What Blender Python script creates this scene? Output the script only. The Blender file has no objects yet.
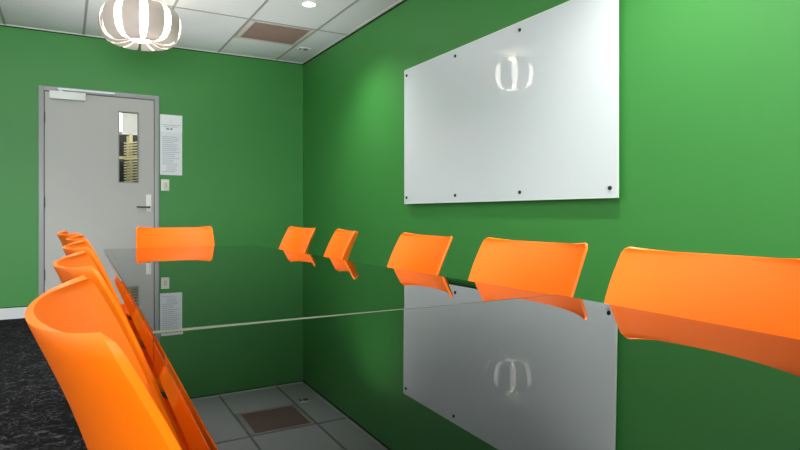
import bpy, bmesh, math, random
from mathutils import Vector, Matrix
random.seed(7)
S = bpy.context.scene
COL = S.collection
PI = math.pi

# ------------------------------------------------------------------ helpers
def srgb(r, g, b):
    f = lambda c: (c/255/12.92) if c/255 <= .04045 else ((c/255+.055)/1.055)**2.4
    return (f(r), f(g), f(b), 1.0)

class MB:
    """collects shapes into one mesh"""
    def __init__(s): s.bm = bmesh.new()
    def quad(s, pts):
        s.bm.faces.new([s.bm.verts.new(p) for p in pts])
    def box(s, a, b):
        (x0, y0, z0), (x1, y1, z1) = a, b
        v = [s.bm.verts.new(p) for p in ((x0,y0,z0),(x1,y0,z0),(x1,y1,z0),(x0,y1,z0),(x0,y0,z1),(x1,y0,z1),(x1,y1,z1),(x0,y1,z1))]
        for f in ((3,2,1,0),(4,5,6,7),(0,1,5,4),(1,2,6,5),(2,3,7,6),(3,0,4,7)):
            s.bm.faces.new([v[i] for i in f])
        return s
    def prism(s, bot, top):
        n = len(bot)
        vb = [s.bm.verts.new(p) for p in bot]; vt = [s.bm.verts.new(p) for p in top]
        s.bm.faces.new(vb[::-1]); s.bm.faces.new(vt)
        for i in range(n):
            s.bm.faces.new((vb[i], vb[(i+1) % n], vt[(i+1) % n], vt[i]))
        return s
    def lathe(s, prof, c=(0, 0, 0), axis='Z', n=24):
        """prof: (radius, height) pairs; capped where the radius is 0"""
        rings = []
        def P(r, h, a):
            p = (r*math.cos(a), r*math.sin(a), h)
            if axis == 'X': p = (p[2], p[0], p[1])
            if axis == 'Y': p = (p[1], p[2], p[0])
            return Vector(c)+Vector(p)
        for r, h in prof:
            if r <= 1e-6: rings.append([s.bm.verts.new(P(0, h, 0))])
            else: rings.append([s.bm.verts.new(P(r, h, 2*PI*i/n)) for i in range(n)])
        for A, B in zip(rings, rings[1:]):
            for i in range(n):
                j = (i+1) % n
                if len(A) == 1 and len(B) == 1: continue
                if len(A) == 1: s.bm.faces.new((A[0], B[j], B[i]))
                elif len(B) == 1: s.bm.faces.new((A[i], A[j], B[0]))
                else: s.bm.faces.new((A[i], A[j], B[j], B[i]))
        return s
    def tube(s, pts, r, n=10, r2=None):
        pts = [Vector(p) for p in pts]; rings = []
        up = Vector((0, 0, 1))
        for i, p in enumerate(pts):
            t = (pts[min(i+1, len(pts)-1)]-pts[max(i-1, 0)]).normalized()
            ref = up if abs(t.dot(up)) < .95 else Vector((1, 0, 0))
            a = t.cross(ref).normalized(); b = t.cross(a).normalized()
            rr = r if r2 is None else r+(r2-r)*i/(len(pts)-1)
            rings.append([s.bm.verts.new(p+rr*(math.cos(2*PI*k/n)*a+math.sin(2*PI*k/n)*b)) for k in range(n)])
        for A, B in zip(rings, rings[1:]):
            for k in range(n): s.bm.faces.new((A[k], A[(k+1) % n], B[(k+1) % n], B[k]))
        s.bm.faces.new(rings[0][::-1]); s.bm.faces.new(rings[-1])
        return s
    def build(s, name, mat, parent=None, bevel=0, smooth=False, seg=2):
        bm = s.bm
        bmesh.ops.recalc_face_normals(bm, faces=bm.faces)
        if bevel:
            es = [e for e in bm.edges if len(e.link_faces) == 2 and e.calc_face_angle(0) > .6]
            bmesh.ops.bevel(bm, geom=es, offset=bevel, segments=seg, profile=.5, affect='EDGES', clamp_overlap=True)
        me = bpy.data.meshes.new(name); bm.to_mesh(me); bm.free()
        me.materials.append(mat)
        if smooth or bevel:
            for p in me.polygons: p.use_smooth = True
            if hasattr(me, 'set_sharp_from_angle'): me.set_sharp_from_angle(angle=.7)
        o = bpy.data.objects.new(name, me); COL.objects.link(o)
        if parent: o.parent = parent
        return o

def tag(o, label=None, cat=None, group=None, kind=None):
    if label: o['label'] = label
    if cat: o['category'] = cat
    if group: o['group'] = group
    if kind: o['kind'] = kind
    return o
def thing(name, loc, rz=0, label=None, cat=None, group=None, kind=None):
    o = bpy.data.objects.new(name, None); COL.objects.link(o)
    o.location = loc; o.rotation_euler = (0, 0, rz); o.empty_display_size = .1
    return tag(o, label, cat, group, kind)
def kids(o): return [c for c in bpy.data.objects if c.parent == o]
def dup(o, parent=None):
    c = o.copy(); COL.objects.link(c)
    if parent: c.parent = parent
    for ch in kids(o): dup(ch, c)
    return c

# ------------------------------------------------------------------ materials
def mat(name, col, rough=.5, metal=0, spec=.5, ior=None, emit=None, estr=0, coat=0, noise=None, bump=None):
    m = bpy.data.materials.new(name); m.use_nodes = True
    nt = m.node_tree; b = nt.nodes['Principled BSDF']
    b.inputs['Base Color'].default_value = col
    b.inputs['Roughness'].default_value = rough
    b.inputs['Metallic'].default_value = metal
    b.inputs['Specular IOR Level'].default_value = spec
    if ior: b.inputs['IOR'].default_value = ior
    if coat: b.inputs['Coat Weight'].default_value = coat
    if emit:
        b.inputs['Emission Color'].default_value = emit; b.inputs['Emission Strength'].default_value = estr
    tc = nt.nodes.new('ShaderNodeTexCoord')
    if noise:                                   # (scale, amount)
        n = nt.nodes.new('ShaderNodeTexNoise'); n.inputs['Scale'].default_value = noise[0]; n.inputs['Detail'].default_value = 4
        nt.links.new(tc.outputs['Object'], n.inputs['Vector'])
        mx = nt.nodes.new('ShaderNodeMix'); mx.data_type = 'RGBA'
        mx.inputs['A'].default_value = tuple(c*(1-noise[1]) for c in col[:3])+(1,)
        mx.inputs['B'].default_value = tuple(min(1, c*(1+noise[1])) for c in col[:3])+(1,)
        nt.links.new(n.outputs['Fac'], mx.inputs['Factor']); nt.links.new(mx.outputs['Result'], b.inputs['Base Color'])
    if bump:                                    # (scale, strength)
        n = nt.nodes.new('ShaderNodeTexNoise'); n.inputs['Scale'].default_value = bump[0]; n.inputs['Detail'].default_value = 3
        nt.links.new(tc.outputs['Object'], n.inputs['Vector'])
        bp = nt.nodes.new('ShaderNodeBump'); bp.inputs['Strength'].default_value = bump[1]; bp.inputs['Distance'].default_value = .002
        nt.links.new(n.outputs['Fac'], bp.inputs['Height']); nt.links.new(bp.outputs['Normal'], b.inputs['Normal'])
    return m

M_green = mat('green wall paint', srgb(60, 139, 62), .5, noise=(1.2, .03), bump=(140, .12))
M_pale = mat('pale grey paint', srgb(205, 208, 208), .7, noise=(2, .03))
M_tile = mat('mineral ceiling tile', srgb(219, 221, 224), .9, noise=(160, .04), bump=(220, .25))
M_tbar = mat('ceiling grid steel', srgb(158, 157, 152), .5)
M_angle = mat('white wall angle', srgb(215, 222, 212), .5)
M_shadowline = mat('painted shadow line', srgb(14, 30, 16), .9)  # dark colour for strips that stand in for thin lines of shade
M_base = mat('skirting paint', srgb(212, 216, 220), .45)
M_door = mat('grey door paint', srgb(186, 184, 181), .5, noise=(3, .02))
M_frame = mat('grey door frame paint', srgb(165, 166, 168), .4)
M_gasket = mat('dark door gasket', srgb(78, 76, 82), .7)
M_white = mat('white plastic', srgb(238, 238, 234), .4)
M_cream = mat('cream switch plastic', srgb(232, 232, 215), .4)
M_paper = mat('paper', srgb(236, 238, 244), .8)
M_paper2 = mat('bright paper', srgb(245, 247, 250), .8)
M_ink = mat('grey print', srgb(188, 191, 200), .9)
M_ink2 = mat('dark print', srgb(150, 152, 162), .9)
M_chrome = mat('chrome', srgb(225, 226, 228), .12, metal=1)
M_steel = mat('brushed steel', srgb(205, 205, 205), .3, metal=1)
M_darksteel = mat('dark lever metal', srgb(95, 93, 92), .35, metal=1)
M_orange = mat('orange polypropylene', srgb(255, 113, 2), .42, spec=.3, bump=(500, .06))
M_board = mat('white back painted glass', srgb(218, 227, 229), .005, spec=.5, noise=(.6, .01))
M_boardedge = mat('pale green glass edge', srgb(225, 240, 228), .2)
M_screw = mat('dark steel screw', srgb(70, 68, 72), .3, metal=1)
M_glass = mat('black gloss glass', srgb(4, 5, 5), .0, ior=1.56)
M_apron = mat('polished steel edge band', srgb(225, 205, 195), .07, metal=1)
M_alu = mat('aluminium strip', srgb(215, 214, 210), .3, metal=1)
M_joint = mat('grey joint strip', srgb(88, 96, 80), .8, spec=.1)
M_black = mat('black steel', srgb(24, 24, 26), .4)
M_vent = mat('brown vent mesh', srgb(176, 152, 140), .8, noise=(6, .12))
M_ventf = mat('vent frame', srgb(200, 194, 188), .7)
M_slat = mat('beige lamp slat', srgb(196, 184, 174), .5)
M_lampin = mat('lamp white', srgb(245, 242, 235), .5)
M_disc = mat('glowing diffuser', srgb(255, 250, 240), .5, emit=(1, .96, .9, 1), estr=6.0)
M_diff = mat('glowing inner shade', srgb(250, 246, 236), .6, emit=(1, .97, .92, 1), estr=4.6)
M_bulb = mat('warm bulb', srgb(255, 245, 220), .5, emit=(1, .86, .6, 1), estr=12)
M_led = mat('led lens', srgb(255, 255, 250), .5, emit=(1, .98, .94, 1), estr=20)
M_gridlabel = mat('sensor grey', srgb(120, 122, 120), .5)
M_hall = mat('corridor paint', srgb(228, 224, 222), .8)
M_halldark = mat('dark corridor panel', srgb(40, 38, 40), .7)
M_rack = mat('cream rack enamel', srgb(160, 148, 112), .6)
M_boxw = mat('white carton', srgb(235, 232, 225), .7)

# carpet: dark loop pile with a broken squiggle
def carpet():
    m = bpy.data.materials.new('charcoal carpet'); m.use_nodes = True
    nt = m.node_tree; b = nt.nodes['Principled BSDF']; N = nt.nodes.new; L = nt.links.new
    tc = N('ShaderNodeTexCoord')
    n1 = N('ShaderNodeTexNoise'); n1.inputs['Scale'].default_value = 26; n1.inputs['Detail'].default_value = 3; n1.inputs['Distortion'].default_value = 1.6
    n2 = N('ShaderNodeTexNoise'); n2.inputs['Scale'].default_value = 160; n2.inputs['Detail'].default_value = 2
    L(tc.outputs['Object'], n1.inputs['Vector']); L(tc.outputs['Object'], n2.inputs['Vector'])
    ad = N('ShaderNodeMath'); ad.operation = 'MULTIPLY_ADD'; ad.inputs[1].default_value = .55
    L(n2.outputs['Fac'], ad.inputs[0]); L(n1.outputs['Fac'], ad.inputs[2])
    r = N('ShaderNodeValToRGB'); e = r.color_ramp.elements
    e[0].position = .66; e[0].color = srgb(7, 7, 8); e[1].position = 1.0; e[1].color = srgb(68, 68, 72)
    x = e.new(.82); x.color = srgb(18, 18, 20)
    L(ad.outputs[0], r.inputs['Fac']); L(r.outputs['Color'], b.inputs['Base Color'])
    b.inputs['Roughness'].default_value = .95; b.inputs['Specular IOR Level'].default_value = .1
    bp = N('ShaderNodeBump'); bp.inputs['Strength'].default_value = .6; bp.inputs['Distance'].default_value = .004
    L(ad.outputs[0], bp.inputs['Height']); L(bp.outputs['Normal'], b.inputs['Normal'])
    return m
M_carpet = carpet()

def pane_mat():
    m = bpy.data.materials.new('clear pane'); m.use_nodes = True
    nt = m.node_tree; nt.nodes.clear(); N = nt.nodes.new; L = nt.links.new
    out = N('ShaderNodeOutputMaterial'); tr = N('ShaderNodeBsdfTransparent'); gl = N('ShaderNodeBsdfGlossy'); mx = N('ShaderNodeMixShader'); fr = N('ShaderNodeFresnel')
    tr.inputs['Color'].default_value = (.93, .95, .94, 1); gl.inputs['Roughness'].default_value = .02; fr.inputs['IOR'].default_value = 1.45
    L(fr.outputs[0], mx.inputs[0]); L(tr.outputs[0], mx.inputs[1]); L(gl.outputs[0], mx.inputs[2]); L(mx.outputs[0], out.inputs['Surface'])
    return m
M_pane = pane_mat()

# ------------------------------------------------------------------ room
XR, XL, YB, YF, ZC = 2.335, -2.6, 6.383, -3.0, 2.636
T = .12
CAMZ = .942
def st(o): return tag(o, kind='structure')
DX0, DX1, DZ = -.211, .82, 2.12            # door frame outer
st(MB().box((XL-T, YF-T, -.1), (XR+T, 9.1, 0)).build('floor', M_carpet))
st(MB().box((XL-T, YF-T, ZC), (XR+T, YB, ZC+.1)).build('ceiling', M_tile))
st(MB().box((XR, YF-T, 0), (XR+T, YB+T, ZC)).build('wall_right', M_green))
st(MB().box((XL-T, YF-T, 0), (XL, YB+T, ZC)).build('wall_left', M_pale))
w = MB()
w.box((XL, YB, 0), (DX0, YB+T, ZC)); w.box((DX1, YB, 0), (XR, YB+T, ZC)); w.box((DX0, YB, DZ), (DX1, YB+T, ZC))
st(w.build('wall_back', M_green))
WX0, WX1, WZ0, WZ1 = -2.45, 1.0, .5, 2.45
w = MB()
w.box((XL, YF-T, 0), (WX0, YF, ZC)); w.box((WX1, YF-T, 0), (XR, YF, ZC)); w.box((WX0, YF-T, 0), (WX1, YF, WZ0)); w.box((WX0, YF-T, WZ1), (WX1, YF, ZC))
st(w.build('wall_front', M_pale))
win = st(thing('window_1', ((WX0+WX1)/2, YF-.06, WZ0)))
f = MB(); hw = (WX1-WX0)/2; hh = WZ1-WZ0
for x in (-hw, -hw/3-.02, hw/3-.02, hw-.05): f.box((x, -.03, 0), (x+.05, .03, hh))
f.box((-hw, -.03, 0), (hw, .03, .05)); f.box((-hw, -.03, hh-.05), (hw, .03, hh))
f.build('frame', M_white, win)
MB().box((-hw+.01, -.004, .01), (hw-.01, .004, hh-.01)).build('pane', M_pane, win)

st(MB().box((XL, YB-.014, 0), (DX0-.002, YB, .092)).box((XL, YB-.01, .092), (DX0-.002, YB, .098)).build('baseboard_back', M_base))
st(MB().box((XL, YB-.002, .098), (DX0-.002, YB, .106)).build('shadow_strip_3', M_shadowline))  # thin dark strip drawn as the shadow line above the skirting
st(MB().box((DX1+.002, YB-.014, 0), (XR, YB, .098)).build('baseboard_back.001', M_base))
st(MB().box((XR-.014, YF, 0), (XR, YB-.014, .098)).build('baseboard_right', M_base))
# wall angle, and dark strips painted in as the shadow under the ceiling
st(MB().box((XL, YB-.02, ZC-.008), (XR-.02, YB, ZC)).build('trim_1', M_angle))
st(MB().box((XR-.02, YF, ZC-.006), (XR, YB, ZC)).build('trim_2', M_angle))
st(MB().box((XR-.003, YF, ZC-.022), (XR, YB-.003, ZC-.006)).build('shadow_strip_1', M_shadowline))
st(MB().box((XL, YB-.003, ZC-.016), (XR-.003, YB, ZC-.008)).build('shadow_strip_2', M_shadowline))
# ceiling grid: 0.62 x 1.24 m tiles
g = MB()
x = 2.02
while x > XL:
    g.box((x-.010, YF, ZC-.004), (x+.010, YB-.02, ZC)); x -= .6225
y = 5.15
while y > YF:
    g.box((XL, y-.009, ZC-.0035), (XR-.02, y+.009, ZC)); y -= 1.235
st(g.build('trim_5', M_tbar))

# ------------------------------------------------------------------ door
dr = st(thing('door_1', ((DX0+DX1)/2, YB, 0)))
cx = (DX0+DX1)/2
def D(x, y, z): return (x-cx, y, z)          # y relative to the wall face
fw = .042
fr = MB()
fr.box(D(DX0, -.018, 0), D(DX0+fw, .10, DZ)); fr.box(D(DX1-fw, -.018, 0), D(DX1, .10, DZ)); fr.box(D(DX0+fw, -.018, DZ-fw), D(DX1-fw, .10, DZ))
fr.build('frame', M_frame, dr, bevel=.003)
LX0, LX1, LZ = DX0+fw+.006, DX1-fw-.006, DZ-fw-.006
VX0, VX1, VZ0, VZ1 = .449, .636, 1.245, 1.945
gk = MB()
gk.box(D(LX0-.006, .004, .005), D(LX0, .05, LZ+.006)); gk.box(D(LX1, .004, .005), D(LX1+.006, .05, LZ+.006)); gk.box(D(LX0, .004, LZ), D(LX1, .05, LZ+.006))
gk.build('gasket', M_gasket, dr)
lf = MB()
lf.box(D(LX0, 0, .006), D(VX0, .045, LZ)); lf.box(D(VX1, 0, .006), D(LX1, .045, LZ))
lf.box(D(VX0, 0, .006), D(VX1, .045, VZ0)); lf.box(D(VX0, 0, VZ1), D(VX1, .045, LZ))
bmesh.ops.remove_doubles(lf.bm, verts=lf.bm.verts, dist=1e-5)
leaf = lf.build('leaf', M_door, dr)
vf = MB(); q = .010
vf.box(D(VX0, -.004, VZ0), D(VX0+q, .049, VZ1)); vf.box(D(VX1-q, -.004, VZ0), D(VX1, .049, VZ1))
vf.box(D(VX0+q, -.004, VZ0), D(VX1-q, .049, VZ0+q)); vf.box(D(VX0+q, -.004, VZ1-q), D(VX1-q, .049, VZ1))
gl = vf.build('vision_panel_frame', mat('vision frame', srgb(150, 148, 140), .5), dr)
MB().box(D(VX0+q, .020, VZ0+q), D(VX1-q, .026, VZ1-q)).build('pane', M_pane, gl)
# closer
cl = MB().box(D(-.125, -.052, 2.005), D(.170, -.001, 2.078)).build('door_closer', M_white, dr, bevel=.004)
cl['label'] = 'white closer box'
MB().box(D(-.06, -.060, 2.088), D(.42, -.036, 2.106)).box(D(-.05, -.05, 2.07), D(-.02, -.035, 2.10)).build('closer_arm', M_paper2, cl, bevel=.002)
# handle
hp = MB().prism([D(.700, -.008, .965), D(.748, -.008, .965), D(.748, -.008, 1.135), D(.700, -.008, 1.135)],
                [D(.700, 0, .965), D(.748, 0, .965), D(.748, 0, 1.135), D(.700, 0, 1.135)]).build('handle_plate', M_white, dr, bevel=.003)
MB().tube([D(.726, -.004, 1.010), D(.726, -.045, 1.010)], .011, 12).tube([D(.732, -.045, 1.010), D(.66, -.047, 1.010), D(.612, -.042, 1.013)], .009, 10).build('lever', M_darksteel, hp, smooth=True)
for z in (.33, 1.0, 1.78):
    MB().tube([D(LX0-.004, -.008, z), D(LX0-.004, -.008, z+.10)], .008, 10).build('hinge', M_gasket, dr, smooth=True)

# ------------------------------------------------------------------ notice and switches on the wall
nt_ = thing('notice', (.935, YB, 1.335), label='white printed paper notice taped to green wall right of door', cat='notice')
MB().box((-.105, -.004, 0), (.105, -.0005, .445)).build('sheet', M_paper, nt_)
MB().box((-.106, -.006, .435), (.106, -.0042, .607)).build('sheet', M_paper2, nt_)
tx = MB()
random.seed(3)
for i in range(19):
    z = .03+i*.0195
    a = -.085 if i not in (1, 2, 3) else -.045
    tx.box((a, -.0052, z), (random.uniform(.02, .085), -.0042, z+.006))
tx.build('print', M_ink, nt_)
MB().box((-.045, -.0070, .455), (-.02, -.0062, .472)).box((-.01, -.0070, .455), (.012, -.0062, .472)).build('heading', M_ink2, nt_)
MB().prism([(-.012, -.0072, .525), (.012, -.0072, .525), (.012, -.0072, .55), (0, -.0072, .568), (-.012, -.0072, .55)],
           [(-.012, -.0062, .525), (.012, -.0062, .525), (.012, -.0062, .55), (0, -.0062, .568), (-.012, -.0062, .55)]).build('sticker', M_white, nt_)
MB().box((-.09, -.0070, .50), (.09, -.0062, .506)).box((-.07, -.0070, .482), (.06, -.0062, .488)).build('print', M_ink, nt_)
sw = thing('light_switch', (.878, YB, 1.175), label='small cream light switch plate below paper notice', cat='light switch')
MB().box((-.039, -.008, 0), (.039, -.0005, .115)).build('plate', M_cream, sw, bevel=.003)
MB().box((-.016, -.013, .03), (.016, -.0075, .085)).build('rocker', mat('rocker grey', srgb(205, 205, 198), .4), sw, bevel=.002)

# ------------------------------------------------------------------ glass board
BY0, BY1, BZ0, BZ1, BX = 1.968, 4.018, 1.020, 2.056, XR-.034
bd = thing('mounted_whiteboard', (BX, (BY0+BY1)/2, BZ0), label='large white glass writing board fixed to right green wall', cat='whiteboard')
cy = (BY0+BY1)/2; H = BZ1-BZ0; hw = (BY1-BY0)/2
MB().box((-.004, -hw, 0), (.003, hw, H)).build('panel', M_board, bd, bevel=.0012, seg=1)
e = MB(); t_ = .005
e.box((-.0035, -hw-.001, 0), (.0035, -hw+.0, H)); e.box((-.0035, hw, 0), (.0035, hw+.001, H)); e.box((-.0035, -hw, -.001), (.0035, hw, 0)); e.box((-.0035, -hw, H), (.0035, hw, H+.001))
e.box((-.0046, -hw, 0), (-.0040, hw, .006)); e.box((-.0046, -hw, H-.006), (-.0040, hw, H)); e.box((-.0046, -hw, 0), (-.0040, -hw+.006, H)); e.box((-.0046, hw-.004, 0), (-.0040, hw, H))
e.build('polished_edge', M_boardedge, bd)
for k in range(4):
    yy = -hw+.045+k*(2*hw-.085)/3
    for zz in (.048, H-.048):
        MB().lathe([(0, -.012), (.008, -.012), (.0105, -.009), (.0105, -.0041), (.009, -.0041), (.009, .0338), (0, .0338)], (0, yy, zz), 'X', 16).build('screw', M_screw, bd, smooth=True)

# ------------------------------------------------------------------ ceiling fittings
vt = thing('ceiling_vent', (1.7075, 5.455, ZC), label='square brown air vent set in the white ceiling', cat='air vent')
f = MB(); a, b = .297, .285
f.box((-a, -b, -.010), (-a+.045, b+.30-.30, 0)); f.box((a-.03, -b, -.010), (a, b, 0)); f.box((-a+.045, -b, -.010), (a-.03, -b+.012, 0)); f.box((-a+.045, b-.03, -.010), (a-.03, b, 0))
f.build('vent_frame', M_ventf, vt, bevel=.003)
f = MB()
f.box((-a+.045, -b+.012, -.003), (a-.03, b-.03, 0))
for i in range(16):
    y = -b+.03+i*.033
    f.prism([(-a+.045, y, -.008), (a-.03, y, -.008), (a-.03, y+.012, -.003), (-a+.045, y+.012, -.003)],
            [(-a+.045, y+.002, -.006), (a-.03, y+.002, -.006), (a-.03, y+.014, -.003), (-a+.045, y+.014, -.003)])
f.build('grille', M_vent, vt)
sn = thing('ceiling_sensor', (2.135, 5.80, ZC), label='tiny white sensor plate on ceiling beside the brown vent', cat='sensor')
MB().box((-.06, -.05, -.008), (.06, .05, 0)).build('plate', M_white, sn, bevel=.003)
MB().lathe([(0, -.02), (.02, -.018), (.03, -.008), (.03, -.007)], (.012, -.01, 0), 'Z', 16).box((-.05, -.03, -.010), (-.03, .03, -.007)).build('lens', M_gridlabel, sn, smooth=True)

def downlight(x, y, label, group=None):
    t = thing('downlight', (x, y, ZC), label=label, cat='downlight', group=group)
    MB().lathe([(.050, -.002), (.052, -.006), (.064, -.004), (.066, 0)], (0, 0, 0), 'Z', 28).build('trim_ring', M_white, t, smooth=True)
    MB().lathe([(0, -.004), (.050, -.003)], (0, 0, 0), 'Z', 28).build('lens', M_led, t, smooth=True)
    return t
def spot(x, y, e, ang=150, col=(1, .97, .92), r=.05):
    l = bpy.data.lights.new('downlight_lamp', 'SPOT'); l.energy = e; l.spot_size = math.radians(ang); l.spot_blend = .9
    l.shadow_soft_size = r; l.color = col
    o = bpy.data.objects.new('downlight_lamp', l); COL.objects.link(o); o.location = (x, y, ZC-.03)
    return o
DL = downlight(1.715, 4.55, 'small bright round downlight in the white ceiling above brown vent')
spot(1.715, 4.55, 68, 130)
for i, (x, y, lab) in enumerate([(1.715, 1.55, 'round ceiling downlight above near end of the white board'), (1.715, .2, 'added ceiling downlight above the nearest right chair, outside the photo'),
                (-.15, 2.07, 'added ceiling downlight above left row of orange chairs'), (-.15, .83, 'added ceiling downlight above the nearest left chair, outside the photo'), (.4, 3.3, 'added ceiling downlight over the far half of the table'), (-.9, 4.4, 'added ceiling downlight left of the pendant lamp, outside the photo')]):
    t = dup(DL); t.location = (x, y, ZC); t['label'] = lab  # all but the one by the board are unseen, added as fill
    spot(x, y, (108, 95, 42, 62, 80, 165)[i], 130)

# pendant
LXp, LYp = .4995, 4.881
zb = 2.255
pl = thing('pendant_lamp', (LXp, LYp, zb), label='round slatted pumpkin shaped pendant lamp glowing under ceiling', cat='lamp')
prof = [(.070, 2.252), (.11, 2.236), (.16, 2.224), (.210, 2.228), (.250, 2.250), (.275, 2.290), (.286, 2.338), (.288, 2.385), (.283, 2.425), (.266, 2.462), (.238, 2.49), (.195, 2.508), (.15, 2.516), (.10, 2.52)]
phi0 = math.atan2(-LYp, -LXp)+math.radians(4)
for k in range(10):
    ac = phi0+math.radians(18+36*k); 
    m = MB(); grid = []
    for sgn in (0, 1):
        gg = []
        for i, (r, z) in enumerate(prof):
            p0 = Vector(prof[max(i-1, 0)]); p1 = Vector(prof[min(i+1, len(prof)-1)]); tn = (p1-p0).normalized()
            nr, nz = tn.y, -tn.x
            rr, zz = r-sgn*.004*nr, z-sgn*.004*nz
            row = []
            for j in range(7):
                hw = math.radians(12+min(1.8, max(0, (.285-r)*16)))
                a = ac-hw+2*hw*j/6
                row.append(m.bm.verts.new((rr*math.cos(a), rr*math.sin(a), zz-zb)))
            gg.append(row)
        grid.append(gg)
    n_, w_ = len(prof), 7
    for i in range(n_-1):
        for j in range(w_-1):
            for s_ in (0, 1):
                g_ = grid[s_]; m.bm.faces.new((g_[i][j], g_[i+1][j], g_[i+1][j+1], g_[i][j+1]))
        for j in (0, w_-1):
            m.bm.faces.new((grid[0][i][j], grid[0][i+1][j], grid[1][i+1][j], grid[1][i][j]))
    for i in (0, n_-1):
        for j in range(w_-1):
            m.bm.faces.new((grid[0][i][j], grid[0][i][j+1], grid[1][i][j+1], grid[1][i][j]))
    m.build('slat', M_slat, pl, smooth=True)
ip = [(0, .022), (.10, .020), (.17, .024), (.215, .045), (.243, .085), (.252, .13), (.243, .175), (.215, .212), (.17, .235), (.12, .245)]
MB().lathe(ip, (0, 0, 0), 'Z', 40).build('inner_diffuser', M_diff, pl, smooth=True)
dk = MB().lathe([(0, -.006), (.066, -.006), (.074, -.003), (.074, .004), (0, .006)], (0, 0, 0), 'Z', 28).build('bottom_disc', M_disc, pl, smooth=True)
dk['label'] = 'glowing white disc at the bottom'
MB().lathe([(.085, .262), (.115, .262), (.115, .269), (.085, .269), (.085, .262)], (0, 0, 0), 'Z', 28).build('top_ring', M_lampin, pl, smooth=True)
MB().lathe([(0, .381), (.06, .381), (.06, .366), (.02, .358), (.016, .235), (0, .235)], (0, 0, 0), 'Z', 24).box((-.1, -.006, .262), (.1, .006, .268)).build('ceiling_cup', M_white, pl, smooth=True)
MB().lathe([(0, .235), (.035, .245), (.05, .27), (.046, .30), (.03, .325), (.017, .33)], (0, 0, 0), 'Z', 20).build('bulb', M_bulb, pl, smooth=True)
for y, lab in ((2.5, 'added slatted fill lamp over middle of table, above the photo'), (.0, 'added slatted fill lamp over near end of table, above the photo')):
    t = dup(pl); t.location = (LXp, y, zb); t['label'] = lab  # two unseen copies added to brighten the room

# ------------------------------------------------------------------ table
SEAM, YN, YE, TZ, TILT = 1.10, -1.55, 3.83, .74, .016
def xl(y): return .108+.0217*y
def xr(y): return 1.060+.003*y
def tz(x, y, near): return TZ-TILT*(SEAM-y)+.006*(x-.6) if near else TZ
tb = thing('meeting_table', (.6, 1.1, 0), label='long black gloss glass meeting table reflecting the green room', cat='table')
def TP(x, y, z): return (x-.6, y-1.1, z)
def outline(y0, y1, inset, rnear, rfar):
    P = []
    def corner(px, py, sx, sy, r):
        if r <= 0: P.append((px, py)); return
        c = (px-sx*r, py-sy*r)
        for k in range(7):
            a = k/6*PI/2
            dx, dy = r*math.sin(a), r*math.cos(a)
            P.append((c[0]+sx*(dx if sx*sy < 0 else dy), c[1]+sy*(dy if sx*sy < 0 else dx)))
    corner(xl(y0)+inset, y0+(inset if rnear else 0), -1, -1, rnear)
    corner(xr(y0)-inset, y0+(inset if rnear else 0), 1, -1, rnear)
    corner(xr(y1)-inset, y1-(inset if rfar else 0), 1, 1, rfar)
    corner(xl(y1)+inset, y1-(inset if rfar else 0), -1, 1, rfar)
    # order the points counter clockwise round the middle
    mx = sum(p[0] for p in P)/len(P); my = sum(p[1] for p in P)/len(P)
    return sorted(P, key=lambda p: math.atan2(p[1]-my, p[0]-mx))
def slab(y0, y1, inset, z0, z1, rn, rf, name, m, bevel=0):
    O = outline(y0, y1, inset, rn, rf)
    return MB().prism([TP(x, y, tz(x, y, rn > 0)+z0) for x, y in O], [TP(x, y, tz(x, y, rn > 0)+z1) for x, y in O]).build(name, m, tb, bevel=bevel, seg=1)
for (y0, y1, rn, rf) in ((SEAM+.0035, YE, 0, .04), (YN, SEAM-.0035, .04, 0)):
    gp = slab(y0, y1, 0, -.012, 0, rn, rf, 'glass_top', M_glass, .0012)
    slab(y0, y1, .0005, -.0155, -.0122, rn, rf, 'edge_trim', M_alu)
    slab(y0, y1, .001, -.057, -.0157, rn, rf, 'apron', M_apron)
JN, JF = SEAM-.0046, SEAM+.0046
MB().prism([TP(xl(SEAM), JN, TZ-.02), TP(xr(SEAM), JN, TZ-.02), TP(xr(SEAM), JF, TZ-.02), TP(xl(SEAM), JF, TZ-.02)],
           [TP(xl(SEAM), JN, TZ-.0025), TP(xr(SEAM), JN, TZ+.0032), TP(xr(SEAM), JF, TZ+.0003), TP(xl(SEAM), JF, TZ+.0003)]).build('joint_strip', M_joint, tb)
for y in (3.2, 1.75, .45, -.95):
    z1 = tz(.6, y, y < SEAM)-.057
    MB().box(TP(.59, y-.03, .02), TP(.65, y+.03, z1)).box(TP(.59, y-.16, 0), TP(.65, y+.16, .02)).build('leg', M_black, tb, bevel=.003)

# ------------------------------------------------------------------ chair
def interp(tab, t):
    # Catmull-Rom through equally spaced control values
    n = len(tab)-1; f_ = max(0, min(n-1e-9, t*n)); i = int(f_); u = f_-i
    p = [tab[max(0, min(n, i+k))] for k in (-1, 0, 1, 2)]
    return .5*((2*p[1])+(-p[0]+p[2])*u+(2*p[0]-5*p[1]+4*p[2]-p[3])*u*u+(-p[0]+3*p[1]-3*p[2]+p[3])*u**3)
CX = [.225, .17, .08, 0, -.09, -.165, -.212, -.238, -.256, -.276, -.301, -.332]
CZ = [.425, .440, .436, .432, .432, .445, .490, .550, .620, .700, .775, .848]
EX = [.215, .17, .09, .02, -.05, -.100, -.134, -.156, -.179, -.206, -.237, -.277]
EZ = [.432, .452, .456, .460, .470, .492, .535, .590, .645, .712, .783, .860]
HW = [.195, .212, .218, .222, .226, .229, .232, .235, .239, .243, .243, .238]
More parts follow.
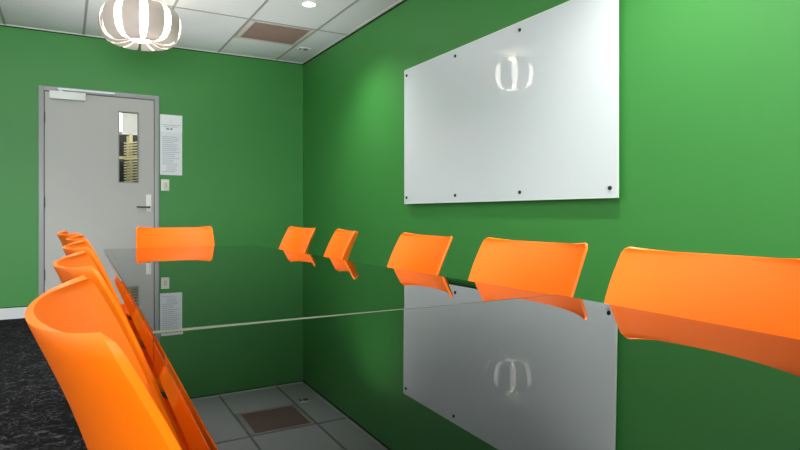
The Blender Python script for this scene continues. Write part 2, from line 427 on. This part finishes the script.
def shell_mesh():
    bm = bmesh.new(); NV, NW = 46, 24; rows = []
    R = .017; Ltop = .9
    for i in range(NV+1):
        t = i/NV
        t = t if t < .9 else .9+.1*(1-(1-(t-.9)/.1)**1.6)          # denser towards the top edge
        hw_ = interp(HW, t)
        z_ = interp(EZ, t)
        dtop = .860-z_
        if t > .5 and dtop < R: hw_ -= R-math.sqrt(max(0, R*R-(R-dtop)**2))*1.0
        df = interp(EX, 0)-interp(EX, t)
        if t < .3 and df < .05: hw_ -= .05-math.sqrt(max(0, .05**2-(.05-df)**2))
        row = []
        for j in range(NW+1):
            w_ = -1+2*j/NW
            k = abs(w_)**2.0
            row.append(bm.verts.new((interp(CX, t)+(interp(EX, t)-interp(CX, t))*k, hw_*math.sin(w_*PI/2*.62)/math.sin(PI/2*.62), interp(CZ, t)+(z_-interp(CZ, t))*k)))
        rows.append(row)
    for i in range(NV):
        for j in range(NW):
            bm.faces.new((rows[i][j], rows[i][j+1], rows[i+1][j+1], rows[i+1][j]))
    me = bpy.data.meshes.new('shell'); bm.normal_update(); bm.to_mesh(me); bm.free()
    o = bpy.data.objects.new('shell_tmp', me); COL.objects.link(o)
    s_ = o.modifiers.new('s', 'SOLIDIFY'); s_.thickness = .0075; s_.offset = 1; s_.use_even_offset = True; s_.use_quality_normals = True
    b_ = o.modifiers.new('b', 'BEVEL'); b_.width = .0034; b_.segments = 3; b_.limit_method = 'ANGLE'; b_.angle_limit = math.radians(50)
    dg = bpy.context.evaluated_depsgraph_get(); dg.update()
    me2 = bpy.data.meshes.new_from_object(o.evaluated_get(dg)); me2.name = 'shell'
    bpy.data.objects.remove(o)
    me2.materials.clear(); me2.materials.append(M_orange)
    for p in me2.polygons: p.use_smooth = True
    return me2
SHELL = shell_mesh()
def make_chair():
    t = thing('stacking_chair', (0, 0, 0), cat='chair')
    o = bpy.data.objects.new('seat_shell', SHELL); COL.objects.link(o); o.parent = t
    for sx, sy in ((1, 1), (1, -1), (-1, 1), (-1, -1)):
        if sx > 0: pts = [(.14, sy*.15, .418), (.165, sy*.185, .40), (.185, sy*.20, .34), (.215, sy*.215, .012)]
        else: pts = [(-.10, sy*.15, .405), (-.145, sy*.18, .395), (-.175, sy*.195, .34), (-.265, sy*.215, .012)]
        lg = MB().tube(pts, .0095, 12).build('leg', M_chrome, t, smooth=True)
        fx, fy = pts[-1][:2]
        MB().lathe([(0, 0), (.0125, 0), (.0135, .008), (.0125, .026), (0, .026)], (fx, fy, 0), 'Z', 12).build('foot_cap', M_black, lg, smooth=True)
    MB().tube([(.14, -.15, .418), (.14, .15, .418)], .008, 10).tube([(-.10, -.15, .405), (-.10, .15, .405)], .008, 10).tube([(.14, -.12, .416), (-.10, -.12, .405)], .008, 10).tube([(.14, .12, .416), (-.10, .12, .405)], .008, 10).build('under_frame', M_chrome, t, smooth=True)
    return t
C0 = make_chair()
GRP = 'orange chairs around the meeting table'
CH = [  # x, y, degrees, label
    (.2985, .683, 0, 'orange shell chair on left of table, nearest and largest, cut by bottom of photo'),
    (.312, 1.29, 0, 'orange shell chair on left of table, second from the front'),
    (.325, 1.92, 0, 'orange shell chair on left of table, third from the front'),
    (.335, 2.54, 0, 'orange shell chair on left of table, fourth from front, mostly hidden'),
    (.300, 3.22, 6, 'orange shell chair on left of table, farthest of its row before the door'),
    (.635, 3.915, -91, 'orange shell chair alone at far end of table, facing the camera'),
    (1.055, 3.655, 180, 'orange shell chair on right of table, farthest, in front of the wall corner'),
    (1.020, 2.940, 167, 'orange shell chair on right of table, second from the wall corner, turned sideways slightly'),
    (1.030, 2.130, 174, 'orange shell chair on right of table below left edge of white board'),
    (1.035, 1.460, 181, 'orange shell chair on right of table below the middle of white board'),
    (.965, .805, 180, 'orange shell chair on right of table, nearest camera, cut by right photo edge'),
]
for i, (x, y, a, lab) in enumerate(CH):
    c = C0 if i == 0 else dup(C0)
    c.location = (x, y, 0); c.rotation_euler = (0, 0, math.radians(a)); c['label'] = lab; c['group'] = GRP; c['category'] = 'chair'

# ------------------------------------------------------------------ added floor uplights, unseen fill light for the ceiling
U0 = None
for x, y, e_, sp, lab in ((1.0, 5.0, 98, 90, 'added black drum fill light on carpet beyond far end of the table'), (-1.5, 2.6, 58, 0, 'added black drum fill light left of the table middle'), (-1.5, .4, 14, 0, 'added black drum fill light left of the near table end')):
    if U0 is None:
        U0 = thing('added_uplight', (x, y, 0), label=lab, cat='lamp'); u = U0
        MB().lathe([(0, 0), (.17, 0), (.17, .02), (.15, .03), (.15, .30), (.143, .30), (.143, .25), (0, .25)], (0, 0, 0), 'Z', 32).build('housing', M_black, U0, smooth=True)
        MB().lathe([(0, .256), (.142, .256), (.142, .251), (0, .251)], (0, 0, 0), 'Z', 32).build('lens', M_disc, U0, smooth=True)
    else:
        u = dup(U0); u.location = (x, y, 0); u['label'] = lab
    if sp:
        l = bpy.data.lights.new('added_uplight_lamp', 'SPOT'); l.spot_size = math.radians(sp); l.spot_blend = 1; l.shadow_soft_size = .13
    else:
        l = bpy.data.lights.new('added_uplight_lamp', 'AREA'); l.shape = 'DISK'; l.size = .26; l.spread = math.radians(140)
    l.energy = e_; l.color = (1, .98, .98)
    o = bpy.data.objects.new('added_uplight_lamp', l); COL.objects.link(o); o.location = (x, y, .31); o.rotation_euler = (PI, 0, 0)

# ------------------------------------------------------------------ corridor seen through the door's vision panel
st(MB().box((-1.6, 8.9, 0), (2.6, 9.0, 2.9)).build('wall_corridor', M_hall))
st(MB().box((-1.7, YB+T, 0), (-1.6, 9.0, 2.9)).build('wall_corridor_left', M_hall))
st(MB().box((2.5, YB+T, 0), (2.6, 9.0, 2.9)).build('wall_corridor_right', M_hall))
st(MB().box((-1.7, YB+T, 2.75), (2.6, 9.0, 2.85)).build('ceiling_corridor', M_white))
rk = thing('storage_rack', (.655, 8.3, 0), label='cream metal rack in corridor seen through door window', cat='rack')
f = MB()
for x in (-.50, .06, .62):
    f.box((x-.02, -.2, 0), (x+.02, -.16, 1.95)); f.box((x-.02, .16, 0), (x+.02, .2, 1.95))
f.build('upright', M_rack, rk)
for z in (.35, .8, 1.25, 1.62):
    MB().box((-.52, -.21, z), (.64, .21, z+.035)).build('shelf', M_rack, rk)
f = MB()
for i in range(16): f.prism([(-.02, -.215, 1.30+i*.034), (.2, -.215, 1.33+i*.034), (.2, -.215, 1.346+i*.034), (-.02, -.215, 1.316+i*.034)], [(-.02, -.19, 1.30+i*.034), (.2, -.19, 1.33+i*.034), (.2, -.19, 1.346+i*.034), (-.02, -.19, 1.316+i*.034)])
f.build('louvre', M_rack, rk)
tag(MB().box((.30, 8.70, 0), (1.3, 8.895, 2.0)).build('cupboard', M_halldark), 'dark cupboard against corridor wall behind the cream rack', 'cupboard')
tag(MB().box((.35, 8.12, 1.955), (.62, 8.4, 2.2)).build('carton', M_boxw, bevel=.004), 'white carton on top of the cream corridor rack', 'carton')
ml = thing('ceiling_light', (.6, 7.5, 2.75), label='bright batten light on the corridor ceiling beyond the door', cat='lamp')
MB().box((-.5, -.08, -.05), (.5, .08, 0)).build('diffuser', M_led, ml)
l = bpy.data.lights.new('corridor_lamp', 'AREA'); l.shape = 'RECTANGLE'; l.size = 1.0; l.size_y = .2; l.energy = 32
o = bpy.data.objects.new('corridor_lamp', l); COL.objects.link(o); o.location = (.6, 7.5, 2.68)

# ------------------------------------------------------------------ daylight, world, camera
l = bpy.data.lights.new('window_daylight', 'AREA'); l.shape = 'RECTANGLE'; l.size = WX1-WX0; l.size_y = WZ1-WZ0; l.energy = 320; l.color = (.94, .97, 1)
o = bpy.data.objects.new('window_daylight', l); COL.objects.link(o); o.location = ((WX0+WX1)/2, YF-.25, (WZ0+WZ1)/2); o.rotation_euler = (PI/2, 0, 0)
W = bpy.data.worlds.new('World'); S.world = W; W.use_nodes = True
W.node_tree.nodes['Background'].inputs['Color'].default_value = (.75, .85, 1, 1)
W.node_tree.nodes['Background'].inputs['Strength'].default_value = 1.0

cam = bpy.data.cameras.new('camera'); co = bpy.data.objects.new('camera', cam); COL.objects.link(co)
cam.sensor_width = 36; cam.lens = 596/800*36; cam.shift_y = -11/800; cam.clip_start = .02
co.location = (0, 0, CAMZ); co.rotation_euler = (PI/2, 0, math.radians(-29.34))
S.camera = co
S.view_settings.view_transform = 'Standard'; S.view_settings.look = 'None'
S.view_settings.gamma = 1; S.view_settings.use_curve_mapping = False
S.view_settings.exposure = 0.17
